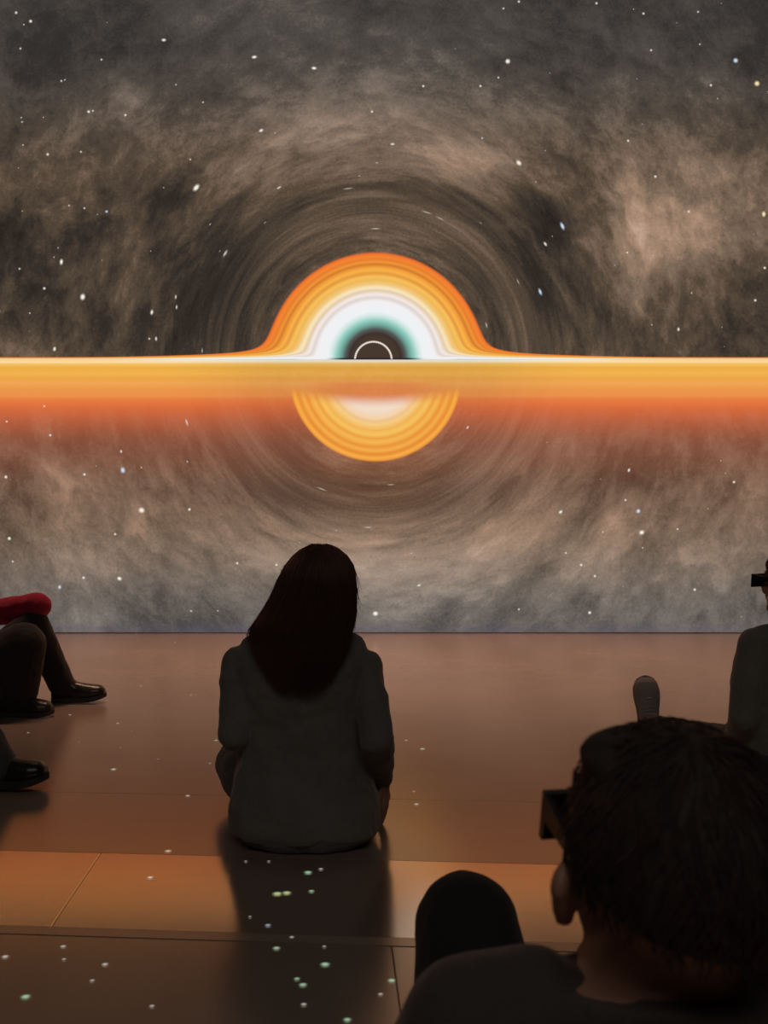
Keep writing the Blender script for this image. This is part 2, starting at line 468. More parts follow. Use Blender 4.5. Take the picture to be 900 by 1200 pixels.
class Prims:
    """collects closed shapes that are fused into one skin by voxel remeshing"""

    def __init__(self):
        self.v, self.f = [], []

    def rings(self, rings):
        """list of rings (each a list of points, same count); ends closed"""
        n = len(rings[0])
        b = len(self.v)
        for rg in rings:
            self.v += [tuple(p) for p in rg]
        for i in range(len(rings) - 1):
            for j in range(n):
                a, c = b + i * n + j, b + i * n + (j + 1) % n
                self.f.append((a, c, c + n, a + n))
        self.f.append(tuple(b + j for j in reversed(range(n))))
        self.f.append(tuple(b + (len(rings) - 1) * n + j for j in range(n)))
        return self

    def ball(self, c, r, rot=None, n=20):
        c = Vector(c)
        if not hasattr(r, '__len__'):
            r = (r, r, r)
        rot = rot or Matrix.Identity(3)
        rg = []
        k = n // 2
        for i in range(k + 1):
            t = math.pi * (0.02 + 0.96 * i / k)
            rg.append([c + rot @ Vector((r[0] * math.sin(t) * math.cos(2 * math.pi * j / n),
                                         r[1] * math.sin(t) * math.sin(2 * math.pi * j / n), -r[2] * math.cos(t))) for j in range(n)])
        return self.rings(rg)

    def cap(self, p0, p1, r0, r1=None, n=18, sq=1.0, up=(0, 0, 1)):
        """round cone"""
        p0, p1 = Vector(p0), Vector(p1)
        r1 = r0 if r1 is None else r1
        d = p1 - p0
        if d.length < 1e-6:
            return self.ball(p0, r0)
        d.normalize()
        a = d.cross(Vector(up))
        if a.length < 1e-3:
            a = d.cross(Vector((0, 1, 0)))
        a.normalize()
        b = d.cross(a)
        rg = []
        for i in range(7):
            t = math.pi / 2 * (0.06 + 0.94 * i / 6)
            rr, off = r0 * math.sin(t), -r0 * math.cos(t)
            rg.append([p0 + d * off + (a * math.cos(2 * math.pi * j / n) + b * math.sin(2 * math.pi * j / n) * sq) * rr for j in range(n)])
        for i in range(7):
            t = math.pi / 2 * (1 - 0.94 * i / 6)
            rr, off = r1 * math.sin(t), r1 * math.cos(t)
            rg.append([p1 + d * off + (a * math.cos(2 * math.pi * j / n) + b * math.sin(2 * math.pi * j / n) * sq) * rr for j in range(n)])
        return self.rings(rg)

    def chain(self, pts, radii, sq=1.0):
        for i in range(len(pts) - 1):
            self.cap(pts[i], pts[i + 1], radii[i], radii[i + 1], sq=sq)
        return self

    def loft(self, secs, n=32, power=2.3):
        """secs: (centre, rx, ry) horizontal super-ellipse sections from bottom to top, or (centre, rx, ry, ax, ay)"""
        rg = []
        for s in secs:
            c = Vector(s[0])
            ax = Vector(s[3]) if len(s) > 3 else Vector((1, 0, 0))
            ay = Vector(s[4]) if len(s) > 4 else Vector((0, 1, 0))
            ring = []
            for j in range(n):
                t = 2 * math.pi * j / n
                ct, st = math.cos(t), math.sin(t)
                ring.append(c + ax * (s[1] * math.copysign(abs(ct) ** (2 / power), ct)) + ay * (s[2] * math.copysign(abs(st) ** (2 / power), st)))
            rg.append(ring)
        return self.rings(rg)

    def build(self, name, mat, parent, origin, voxel=0.006, smooth=6, floor=None, wrinkle=0.0, wscale=0.06, tag=None):
        me = bpy.data.meshes.new(name + '_raw')
        me.from_pydata(self.v, [], self.f)
        me.update()
        bm = bmesh.new()
        bm.from_mesh(me)
        bmesh.ops.recalc_face_normals(bm, faces=bm.faces)
        bm.to_mesh(me)
        bm.free()
        tmp = bpy.data.objects.new('tmp', me)
        COL.objects.link(tmp)
        md = tmp.modifiers.new('r', 'REMESH')
        md.mode = 'VOXEL'
        md.voxel_size = voxel
        md.adaptivity = 0.0
        if smooth:
            sm = tmp.modifiers.new('s', 'SMOOTH')
            sm.factor = 0.5
            sm.iterations = smooth
        if wrinkle:
            tx = bpy.data.textures.new(name + '_folds', 'CLOUDS')
            tx.noise_scale = wscale
            tx.noise_depth = 2
            dm = tmp.modifiers.new('d', 'DISPLACE')
            dm.texture = tx
            dm.texture_coords = 'LOCAL'
            dm.strength = wrinkle
            dm.mid_level = 0.5
        dg = bpy.context.evaluated_depsgraph_get()
        out = bpy.data.meshes.new_from_object(tmp.evaluated_get(dg))
        bpy.data.objects.remove(tmp)
        bpy.data.meshes.remove(me)
        out.name = name
        n = len(out.vertices)
        co = np.empty(n * 3)
        out.vertices.foreach_get('co', co)
        co = co.reshape(-1, 3)
        if floor is not None:
            low = co[:, 2] < floor + 0.012
            co[low, 2] = floor + np.maximum(0, (co[low, 2] - floor)) * 1.0
        co -= np.array(origin)
        out.vertices.foreach_set('co', co.ravel())
        out.update()
        out.polygons.foreach_set('use_smooth', [True] * len(out.polygons))
        out.materials.clear()
        out.materials.append(mat)
        o = bpy.data.objects.new(name, out)
        COL.objects.link(o)
        o.parent = parent
        return o


def thing(name, label, cat, loc, group=None):
    o = bpy.data.objects.new(name, None)
    COL.objects.link(o)
    o.empty_display_size = 0.1
    o.location = loc
    o['label'] = label
    o['category'] = cat
    if group:
        o['group'] = group
    return o


# ------------------------------------------------------------------ the room
RX, RY0, RZ = 8.0, -3.0, 9.0
wall = structure(link_mesh('wall_back', *box_data(-RX, RX, DW, DW + 0.2, 0.0, RZ), M['film']))
sk = structure(link_mesh('baseboard_back', *box_data(-RX, RX, DW - 0.012, DW, 0.0, 0.007), M['base']))
structure(link_mesh('wall_left', *box_data(-RX - 0.2, -RX, RY0, DW, 0.0, RZ), M['dark_wall']))
structure(link_mesh('wall_right', *box_data(RX, RX + 0.2, RY0, DW, 0.0, RZ), M['dark_wall']))
structure(link_mesh('wall_front', *box_data(-RX, RX, RY0 - 0.2, RY0, 0.0, RZ), M['dark_wall']))
structure(link_mesh('ceiling', *box_data(-RX - .2, RX + .2, RY0 - .2, DW + .2, RZ, RZ + 0.2), M['dark_wall']))
floor = structure(link_mesh('floor', *box_data(-RX - .2, RX + .2, RY0 - .2, DW + .2, -0.25, -0.02), M['sub']))


def clip_poly(poly, x0, x1, y0, y1):
    for ax, lim, sgn in ((0, x0, 1), (0, x1, -1), (1, y0, 1), (1, y1, -1)):
        outp = []
        for i in range(len(poly)):
            a, b = poly[i], poly[(i + 1) % len(poly)]
            da, db = (a[ax] - lim) * sgn, (b[ax] - lim) * sgn
            if da >= 0:
                outp.append(a)
            if (da >= 0) != (db >= 0):
                t = da / (da - db)
                outp.append((a[0] + (b[0] - a[0]) * t, a[1] + (b[1] - a[1]) * t))
        poly = outp
        if len(poly) < 3:
            return []
    return poly


def slab(name, poly, z1, mat, parent, bevel=0.0015):
    n = len(poly)
    cx = sum(p[0] for p in poly) / n
    cy = sum(p[1] for p in poly) / n
    v = [(x - cx, y - cy, -0.02) for x, y in poly]
    v += [(x - cx, y - cy, z1 - bevel) for x, y in poly]
    ins = []
    for x, y in poly:
        d = Vector((x - cx, y - cy))
        d = d * (1 - bevel * 1.4 / max(d.length, 0.01))
        ins.append((d.x, d.y, z1))
    v += ins
    f = [tuple(reversed(range(n))), tuple(2 * n + i for i in range(n))]
    for k in (0, 1):
        for i in range(n):
            f.append((k * n + i, k * n + (i + 1) % n, (k + 1) * n + (i + 1) % n, (k + 1) * n + i))
    o = link_mesh(name, v, f, mat, parent)
    o.location = (cx, cy, 0)
    return o


SX, SY = -0.078, -0.05       # direction of the joints: a little askew to the wall
GAP = 0.0012
JOINTS = [-2.9, -1.8, -0.6, 0.6, 1.2, 1.8, 2.40, 2.965, 3.60, 9.4]      # rows of floor sheets, at x = 0
OFFS = [0.3, 1.0, -0.4, 0.7, -0.5, 0.015, -0.775, None, None]


def pt(xx, yy):
    return (xx + SY * (yy - 2.4), yy + SX * xx)


for i, off in enumerate(OFFS):
    ya, yb = JOINTS[i], JOINTS[i + 1]
    ya = -4.2 if i == 0 else ya + GAP
    yb = 11.0 if i == len(OFFS) - 1 else yb - GAP
    if i == 6:
        ya += 0.025
    if i == 5:
        yb -= 0.025
    w = 2.4 if off is not None else 20.0
    for k in range(-5, 5) if off is not None else (0,):
        xa = (off if off is not None else -10.0) + k * w + GAP * 0.5
        xb = xa + w - GAP
        poly = clip_poly([pt(xa, ya), pt(xb, ya), pt(xb, yb), pt(xa, yb)], -RX, RX, RY0, DW - 0.001)
        if len(poly) >= 3:
            ar = abs(sum(poly[q][0] * poly[(q + 1) % len(poly)][1] - poly[(q + 1) % len(poly)][0] * poly[q][1] for q in range(len(poly)))) / 2
            if ar > 0.003:
                slab('floor_panel', poly, 0.0, M['floor_polished' if i == 6 else 'floor'], floor)
for k in range(-3, 4):
    xa, xb = k * 2.4 - 1.2 + 0.001, k * 2.4 + 1.2 - 0.001
    poly = [(xa, 2.4 - 0.022 + SX * xa), (xb, 2.4 - 0.022 + SX * xb), (xb, 2.4 + 0.022 + SX * xb), (xa, 2.4 + 0.022 + SX * xa)]
    poly = clip_poly(poly, -RX, RX, RY0, DW)
    if len(poly) >= 3:
        slab('joint_strip', poly, 0.001, M['strip'], floor)

# ------------------------------------------------------------------ projected stars
W, B, Y, G = (1, .97, .92), (.62, .78, 1.0), (1, .86, .5), (.6, 1.0, .72)
WALL_STARS = [  # x, y, size, colour, stretch, angle
    (19, 15, 1.3), (36, 25, 1.5), (28, 29, .8), (24, 57, 1), (119, 70, 1), (72, 95, 1), (192, 47, 1.5, W, 1.6, 0), (298, 67, 1.6, W, 1.7, 10),
    (368, 80, 1.6, W, 1.7, -5), (104, 131, 1.4), (109, 130, 1), (26, 143, 1, B), (25, 138, .8), (147, 135, 1.2), (238, 120, .9), (56, 181, 1.3),
    (95, 178, 1), (27, 170, .8), (306, 153, 1.5, W, 1.5, 25), (223, 187, .9), (230, 220, 2.4, W, 1.8, 50), (125, 248, 1.3, B), (99, 244, 1),
    (81, 241, .9), (72, 307, 1.7, W, 1.8, 85), (52, 338, 1.3), (97, 348, 2.4, W, 1.3, 80), (178, 366, 1.5, W, 1.9, 80), (183, 397, 1.2, W, 2, 90),
    (175, 397, 1), (64, 409, 1.5, W, 1.6, 80), (23, 315, 1), (35, 367, .8), (264, 297, 1.5, W, 3.2, 58), (237, 411, .9, W, 4, 90),
    (436, 131, 1.2), (408, 221, .9, W, 9, 7), (440, 268, 1.0, W, 7, 0), (327, 220, 1, W, 3, 30), (206, 348, 1, W, 2.5, 85), (207, 360, 1, W, 2.5, 85),
    (595, 72, 2.2), (608, 2, 1.2), (699, 4, 1.2), (754, 16, 1.2), (818, 14, 1), (862, 71, 2.2, B), (887, 98, 2.4, Y), (833, 100, 1.2), (496, 101, 1.2),
    (563, 101, 1.2), (584, 91, 1), (608, 191, 2.2, (1, .93, .8), 1.5, -45), (736, 165, 1.2), (768, 207, 1.3), (807, 248, 1.2), (895, 251, 1.9, Y, 1.5, 90),
    (659, 265, 1.9, B, 2.4, -65), (639, 286, 1.3, W, 2, -55), (633, 342, 1.6, B, 2.6, -68), (735, 296, 1), (795, 386, 1.3, W, 1.5, 90), (896, 314, 1.3),
    (885, 352, 1.3), (590, 10, 1), (460, 169, 1.2, W, 2, 0), (500, 249, .9, W, 9, -17), (516, 256, .8, W, 9, -27), (607, 330, .8, W, 6, -65),
    (570, 381, 1, W, 4, -74), (565, 162, 1, B), (820, 52, .9), (763, 59, 1.1), (219, 495, 1.3, W, 3.6, 108), (59, 510, 1.2), (8, 494, 1), (142, 529, 1.1, W, 1.6, 100),
    (144, 551, 2.2, B, 1.4, 100), (99, 556, 1.3), (7, 559, 1.5), (166, 598, 2.6, (1, .95, .85), 1.1, -30), (222, 597, 1.4), (135, 626, 1.2), (11, 631, 1.6),
    (15, 658, 1), (98, 677, 1.3), (140, 678, 1.9, W, 1.2, -20), (70, 688, 1.6, B, 1.3, 90), (278, 660, 1.2), (324, 662, 1.2), (377, 573, .9, W, 10, -21),
    (431, 618, .9, W, 7, 0), (440, 719, 2.2, W, 1.2, 0), (52, 476, 1), (224, 716, .8, W, 2, -20), (737, 551, 1.3, W, 1.6, 75), (733, 586, 1.1), (748, 599, 1.9, B, 1.1, 70),
    (752, 624, 2.1, W, 1.2, 20), (657, 600, 1.5, W, 1.5, 45), (548, 501, 1, W, 2, 60), (860, 565, 1.3), (681, 662, 1.3), (697, 675, 1.2), (814, 691, 1.3),
    (608, 714, 1), (691, 718, 1.5), (491, 686, 1.1, W, 2.2, 15), (663, 648, 1), (753, 642, .8), (794, 620, 1), (458, 568, .8, W, 7, 2)]
FLOOR_STARS = [
    (205, 753, 1.2), (133, 902, 2.0, (.85, 1, .9)), (220, 933, 1.5), (197, 998, 1.8, Y), (176, 1029, 1.5), (325, 1048, 2.2, (.8, 1, .5)), (336, 1047, 2.0, (.8, 1, .5)),
    (361, 1023, 1.9, G), (376, 1019, 1.2), (365, 1045, 1.4, G), (324, 1112, 1.5, G), (381, 1131, 1.8, G), (355, 1155, 1.5, G), (30, 1169, 1.7, G), (74, 1110, 1.2), (123, 1131, 1.3),
    (108, 1150, 1), (75, 1125, .9), (6, 1122, 1.4), (314, 1085, 1.3, B), (293, 1075, .8), (342, 1099, 1), (348, 1148, 1.2, G), (356, 1178, 1.1), (380, 1110, .9), (407, 1196, 1.4, G),
    (446, 1166, 1), (459, 1150, 1.5, G), (476, 868, 1.4, G), (495, 878, 2.1, G), (485, 928, 1), (488, 943, 1.5), (253, 868, 1.5, (.85, 1, .9)), (224, 815, 1.3), (165, 804, 1.5),
    (125, 821, 1), (82, 838, 1.5), (138, 848, 1.5), (33, 859, 1.2), (577, 755, 1.1), (581, 783, 1.1), (669, 810, .9), (740, 780, .9), (128, 749, .9), (137, 759, .8),
    (153, 801, .8), (178, 828, 1), (154, 857, .8), (141, 877, .9), (93, 870, .9), (104, 850, .8), (288, 1010, .9), (315, 1010, .9), (178, 1180, 1), (246, 895, 1), (185, 890, .9)]


def dots(name, data, mat, parent, to_world, seed_extra, gain):
    """soft round spots of projected light: bright in the middle, fading to nothing at the rim"""
    verts, faces, cols = [], [], []
    for d in data + seed_extra:
        d = list(d) + [W, 1.0, 0.0][len(d) - 3:]
        x, y, s, c, st, ang = d
        a = math.radians(ang)
        b = len(verts)
        rx, ry = s * 1.5 * (st ** 0.75), s * 1.5 / (st ** 0.2)
        k = gain * min(1.0, 0.30 + 0.40 * s) * (0.6 if st > 3 else 1.0)
        for q, al in ((0.0, 1.0), (0.45, 0.8), (0.75, 0.25), (1.15, 0.0)):
            for j in range(10 if q else 1):
                t = 2 * math.pi * j / 10
                ex, ey = rx * q * math.cos(t), ry * q * math.sin(t)
                verts.append(to_world(x, y, ex * math.cos(a) - ey * math.sin(a), ex * math.sin(a) + ey * math.cos(a)))
                cols.append((c[0], c[1], c[2], al * k))
        for j in range(10):
            n = (j + 1) % 10
            faces.append((b, b + 1 + j, b + 1 + n))
            for q in (0, 10):
                faces.append((b + 1 + q + j, b + 11 + q + j, b + 11 + q + n, b + 1 + q + n))
    o = link_mesh(name, verts, faces, mat, parent)
    ca = o.data.color_attributes.new('tint', 'FLOAT_COLOR', 'POINT')
    ca.data.foreach_set('color', np.array(cols, dtype=np.float32).ravel())
    o['kind'] = 'stuff'
    return o


def wall_pt(px, py, ex, ey):
    return ((px - 450 + ex) * PX, DW - 0.002, (742 - py + ey) * PX)


def floor_pt(px, py, ex, ey):
    d = F * H / (py - YH)
    k = 0.0042
    return ((px - 450) * d / F + ex * k, d + ey * k, 0.0022)


extra = []
for i in range(330):
    px_, py_ = random.uniform(-650, 1500), random.uniform(-500, 730)
    dist = math.hypot(px_ - 440, py_ - 421)
    if dist < 190 or 408 < py_ < 500:
        continue
    inside = 0 < px_ < 900 and py_ > 0
    s_ = random.uniform(.35, .75) if inside else random.uniform(.4, 1.8)
    st_ = 1.0 + max(0, (330 - dist) / 70) + random.uniform(0, .5)
    extra.append((px_, py_, s_, random.choice((W, W, W, B, Y)), st_, math.degrees(math.atan2(-(py_ - 421), px_ - 440)) + 90))
dots('projected_star_dots', WALL_STARS, M['star'], wall, wall_pt, extra, 1.0)
extra = []
for i in range(90):
    X_, D_ = random.uniform(-6, 6), random.uniform(0.8, 8)
    px_, py_ = 450 + X_ * F / D_, YH + H * F / D_
    if 0 < px_ < 900 and py_ < 1200:
        continue
    extra.append((px_, py_, random.uniform(.6, 2), random.choice((W, G, W))))
dots('projected_floor_star_dots', FLOOR_STARS, M['star'], floor, floor_pt, extra, 0.5)


# ------------------------------------------------------------------ people: shared pieces
def frame(yaw=0.0, pitch=0.0, roll=0.0):
    """yaw > 0 turns left, pitch > 0 looks up, roll > 0 tips the head to its left"""
    return (Matrix.Rotation(math.radians(yaw), 3, 'Z') @ Matrix.Rotation(math.radians(pitch), 3, 'X') @ Matrix.Rotation(math.radians(-roll), 3, 'Y'))


def add_head(p, c, R, neck_base, neck_r=0.056, s=1.0, ex=.084):
    c = Vector(c)

    def L(x, y, z):
        return c + R @ (Vector((x, y, z)) * s)
    p.ball(L(0, -.015, .035), (.074 * s, .096 * s, .084 * s), R)
    p.ball(L(0, .025, -.02), (.066 * s, .07 * s, .085 * s), R)
    p.ball(L(0, .04, -.07), (.05 * s, .05 * s, .038 * s), R)
    p.ball(L(0, .078, -.094), .019 * s)
    p.cap(L(-.034, .078, .028), L(.034, .078, .028), .014 * s)
    p.cap(L(0, .092, .015), L(0, .112, -.022), .008 * s, .013 * s)
    p.ball(L(-.012, .102, -.026), .009 * s)
    p.ball(L(.012, .102, -.026), .009 * s)
    p.ball(L(0, .091, -.052), (.024 * s, .010 * s, .006 * s), R)
    p.ball(L(0, .089, -.063), (.021 * s, .010 * s, .007 * s), R)
    for sx in (-1, 1):
        p.ball(L(sx * .042, .07, -.025), (.022 * s, .02 * s, .022 * s), R)
        er = R @ Matrix.Rotation(math.radians(sx * 28), 3, 'Z') @ Matrix.Rotation(math.radians(12), 3, 'X')
        p.cap(L(sx * .064, .0, .0), L(sx * (ex - .004), -.004, .0), .020 * s, .012 * s)
        p.ball(L(sx * ex, -.008, .002), (.010 * s, .019 * s, .032 * s), er)
        p.ball(L(sx * (ex + .005), -.014, .012), (.009 * s, .016 * s, .018 * s), er)
        p.ball(L(sx * (ex - .005), .000, -.026), (.009 * s, .010 * s, .010 * s), er)
    top = L(0, -.022, -.045)
    p.cap(neck_base, top, neck_r * 1.1 * s, neck_r * s)
    p.cap(L(0, -.01, -.03), L(0, .03, -.085), .045 * s, .025 * s)


def add_eyes(parent, origin, c, R, s=1.0):
    for sx in (-1, 1):
        pr = Prims().ball(Vector(c) + R @ (Vector((sx * .031, .080, .006)) * s), .0125 * s, n=16)
        pr2 = link_mesh('eye', pr.v, pr.f, M['eye'], parent, origin, True)


def add_hand(p, wrist, d, nrm, curl=25, left=False, spread=6, s=1.0):
    """d: finger direction, nrm: back-of-hand direction"""
    w, d = Vector(wrist), Vector(d).normalized()
    n = Vector(nrm)
    n = (n - d * n.dot(d)).normalized()
    a = d.cross(n).normalized()          # towards the thumb for one side
    if left:
        a = -a
    p.cap(w, w + d * .03 * s, .026 * s, .028 * s, sq=0.75, up=n)
    k0 = w + d * .085 * s
    for i in range(4):
        off = (i - 1.5) * .021 * s
        p.cap(w + d * .025 * s + a * off * .6, k0 + a * off - d * (.004 * abs(i - 1.2)) * s, .014 * s, .0125 * s)
    for i, (ln, r) in enumerate(((.024, .0078), (.028, .0082), (.030, .0085), (.027, .0082))):
        ii = 3 - i
        off = (1.5 - ii) * .0215 * s
        ln = (.040, .044, .041, .032)[ii if False else (3 - i)]
        q = k0 + a * (-(off)) * -1
        ang = math.radians(spread * (1.5 - ii) * 1.0)
        dd = (d * math.cos(ang) + a * math.sin(ang)).normalized()
        c1 = math.radians(curl)
        for k in range(3):
            th = c1 * (k + 0.6)
            di = (dd * math.cos(th) - n * math.sin(th)).normalized()
            q2 = q + di * ln * (1.0, .72, .58)[k] * s
            p.cap(q, q2, r * (1 - .08 * k) * s, r * (.92 - .1 * k) * s, n=12)
            q = q2
    t0 = w + d * .02 * s + a * .022 * s
    t1 = t0 + (d * .6 + a * .7 - n * .25).normalized() * .042 * s
    t2 = t1 + (d * .85 + a * .35 - n * .3).normalized() * .032 * s
    t3 = t2 + (d * .95 + a * .1 - n * .35).normalized() * .025 * s
    p.chain([t0, t1, t2, t3], [.014 * s, .0115 * s, .010 * s, .008 * s])


def add_foot(p, ankle, d, up, s=1.0):
    a = Vector(ankle)
    d, up = Vector(d).normalized(), Vector(up).normalized()
    p.cap(a, a - up * .045 * s - d * .02 * s, .036 * s, .032 * s)
    p.cap(a - up * .03 * s, a + d * .12 * s - up * .06 * s, .034 * s, .026 * s)
    p.cap(a + d * .10 * s - up * .062 * s, a + d * .165 * s - up * .066 * s, .028 * s, .02 * s)


def make_shoe(parent, origin, heel, d, up, mat, sole_mat, length=0.27, width=0.1, name='shoe', laces=None, floor=None, sole_h=0.022, toe_lift=0.0, high=0.0, thick=1.0):
    """heel: centre of the sole under the heel, d: direction of the toe, up: away from the sole"""
    h = Vector(heel)
    d = Vector(d).normalized()
    up = Vector(up)
    up = (up - d * up.dot(d)).normalized()
    a = d.cross(up)
    L_, w = length, width / 2

    def T(x, y, z):
        lift = toe_lift * max(0.0, (y / L_ - .55) / .45) ** 2
        return h + a * x + d * (y - .035) + up * (z + lift)
    prof = [(0.00, .030, .062), (.03, .036, .085 + high), (.09, .037, .088 + high), (.125, .040, .078), (.17, .047, .070), (.21, .048, .062), (.245, .040, .052), (.265, .024, .034)]
    p = Prims()
    rg = []
    k = L_ / .27
    kw = width / .1
    for y, hw, hh in prof:
        hh *= thick
        ring = []
        for j in range(20):
            t = 2 * math.pi * j / 20
            ct, st = math.cos(t), math.sin(t)
            x = hw * kw * math.copysign(abs(ct) ** .8, ct) * (1 - .25 * max(0, st))
            z = sole_h * .6 + (hh - sole_h * .6) * (.5 + .5 * math.copysign(abs(st) ** .8, st))
            ring.append(T(x, y * k, z))
        rg.append(ring)
    p.rings(rg)
    shoe = p.build(name, mat, parent, origin, 0.005, 4, floor)
    # sole
    sv, out = [], []
    n = 28
    for j in range(n):
        t = 2 * math.pi * j / n
        y = .1325 + .141 * math.sin(t)
        wid = np.interp(y, [-.01, .03, .09, .13, .18, .225, .27, .28], [.026, .036, .034, .037, .046, .045, .026, .012]) * 1.06 * kw
        wid *= min(1.0, abs(math.cos(t)) * 2.2)
        out.append((math.copysign(wid, math.cos(t)), y * k))
    sv = [T(x, y, 0.0) for x, y in out] + [T(x * 1.02, y, sole_h * .5) for x, y in out] + [T(x, y, sole_h) for x, y in out]
    sf = [tuple(range(n))[::-1], tuple(2 * n + j for j in range(n))]
    for q in (0, 1):
        for j in range(n):
            sf.append((q * n + j, q * n + (j + 1) % n, (q + 1) * n + (j + 1) % n, (q + 1) * n + j))
    link_mesh('sole', [v - h for v in sv], sf, sole_mat, shoe, h - h, False)
    # the sole is a child of the shoe whose mesh lives in the person's frame
    shoe.children[-1].location = h - Vector(origin)
    if laces is not None:
        lp = Prims()
        for i in range(5):
            y = .105 + i * .017
            z = np.interp(y, [.09, .125, .17, .21], [.088 + high, .078, .070, .062]) + .002
            s_ = .024 - i * .001
            lp.chain([T(-s_, y * k, z - .009), T(0, (y + .004) * k, z + .001), T(s_, y * k, z - .009)], [.0032] * 3)
        lo = link_mesh('laces', [Vector(v) - Vector(origin) for v in lp.v], lp.f, laces, shoe, None, True)
    return shoe


def add_glasses(parent, origin, c, R, s=1.0, w=.080):
    """thick-framed cinema glasses"""
    c = Vector(c)

    def L(x, y, z):
        return c + R @ (Vector((x, y, z)) * s)

    def bar(pts):
        b = len(v)
        v.extend(pts)
        f.extend([(b + 3, b + 2, b + 1, b), (b + 4, b + 5, b + 6, b + 7), (b, b + 1, b + 5, b + 4), (b + 1, b + 2, b + 6, b + 5), (b + 2, b + 3, b + 7, b + 6), (b + 3, b, b + 4, b + 7)])

    def lbox(x0, x1, y0, y1, z0, z1):
        bar([L(x0, y0, z0), L(x1, y0, z0), L(x1, y1, z0), L(x0, y1, z0), L(x0, y0, z1), L(x1, y0, z1), L(x1, y1, z1), L(x0, y1, z1)])
    v, f = [], []
    yf = .102
    lbox(-w, w, yf, yf + .008, .018, .025)
    lbox(-w, w, yf, yf + .008, -.021, -.016)
    for sx in (-1, 1):
        lbox(min(sx * w, sx * (w - .01)), max(sx * w, sx * (w - .01)), yf - .004, yf + .008, -.016, .018)
        lbox(min(sx * .006, sx * .012), max(sx * .006, sx * .012), yf, yf + .008, -.016, .018)
    fr = link_mesh('glasses_frame', v, f, M['plastic'], parent, origin)
    for sx in (-1, 1):
        v, f = [], []
        x0, x1 = sx * w, sx * (w - .005)
        bar([L(x0, -.005, .008), L(x1, -.005, .008), L(x1, yf, .000), L(x0, yf, .000), L(x0, -.005, .016), L(x1, -.005, .016), L(x1, yf, .024), L(x0, yf, .024)])
        bar([L(x0, -.025, -.006), L(x1, -.025, -.006), L(x1, -.005, .006), L(x0, -.005, .006), L(x0, -.025, .002), L(x1, -.025, .002), L(x1, -.005, .016), L(x0, -.005, .016)])
        link_mesh('temple', v, f, M['plastic'], parent, origin)
        v, f = [], []
        lbox(min(sx * .012, sx * (w - .01)), max(sx * .012, sx * (w - .01)), yf + .003, yf + .005, -.016, .018)
        link_mesh('lens', v, f, M['lens'], parent, origin)


def strands_mesh(name, paths, rad, mat, parent, origin):
    """paths: list of lists of points; each becomes a thin tapered three-sided tube"""
    V, Fc = [], []
    for pts in paths:
        pts = np.array(pts)
        n = len(pts)
        tang = np.gradient(pts, axis=0)
        tang /= np.linalg.norm(tang, axis=1)[:, None] + 1e-9
        ref = np.array((0.3, 0.5, 0.8))
        a = np.cross(tang, ref)
        a /= np.linalg.norm(a, axis=1)[:, None] + 1e-9
        b = np.cross(tang, a)
        b0 = sum(len(q) for q in V)
        rr = rad * (1.0 - 0.75 * np.linspace(0, 1, n) ** 2)[:, None]
        ring = np.stack([pts + (a * math.cos(2.094 * k) + b * math.sin(2.094 * k)) * rr for k in range(3)], axis=1).reshape(-1, 3)
        V.append(ring)
        for i in range(n - 1):
            for k in range(3):
                Fc.append((b0 + i * 3 + k, b0 + i * 3 + (k + 1) % 3, b0 + (i + 1) * 3 + (k + 1) % 3, b0 + (i + 1) * 3 + k))
    V = np.concatenate(V) - np.array(origin)
    o = link_mesh(name, V.tolist(), Fc, mat, parent, None, True)
    o['kind'] = 'stuff'
    return o


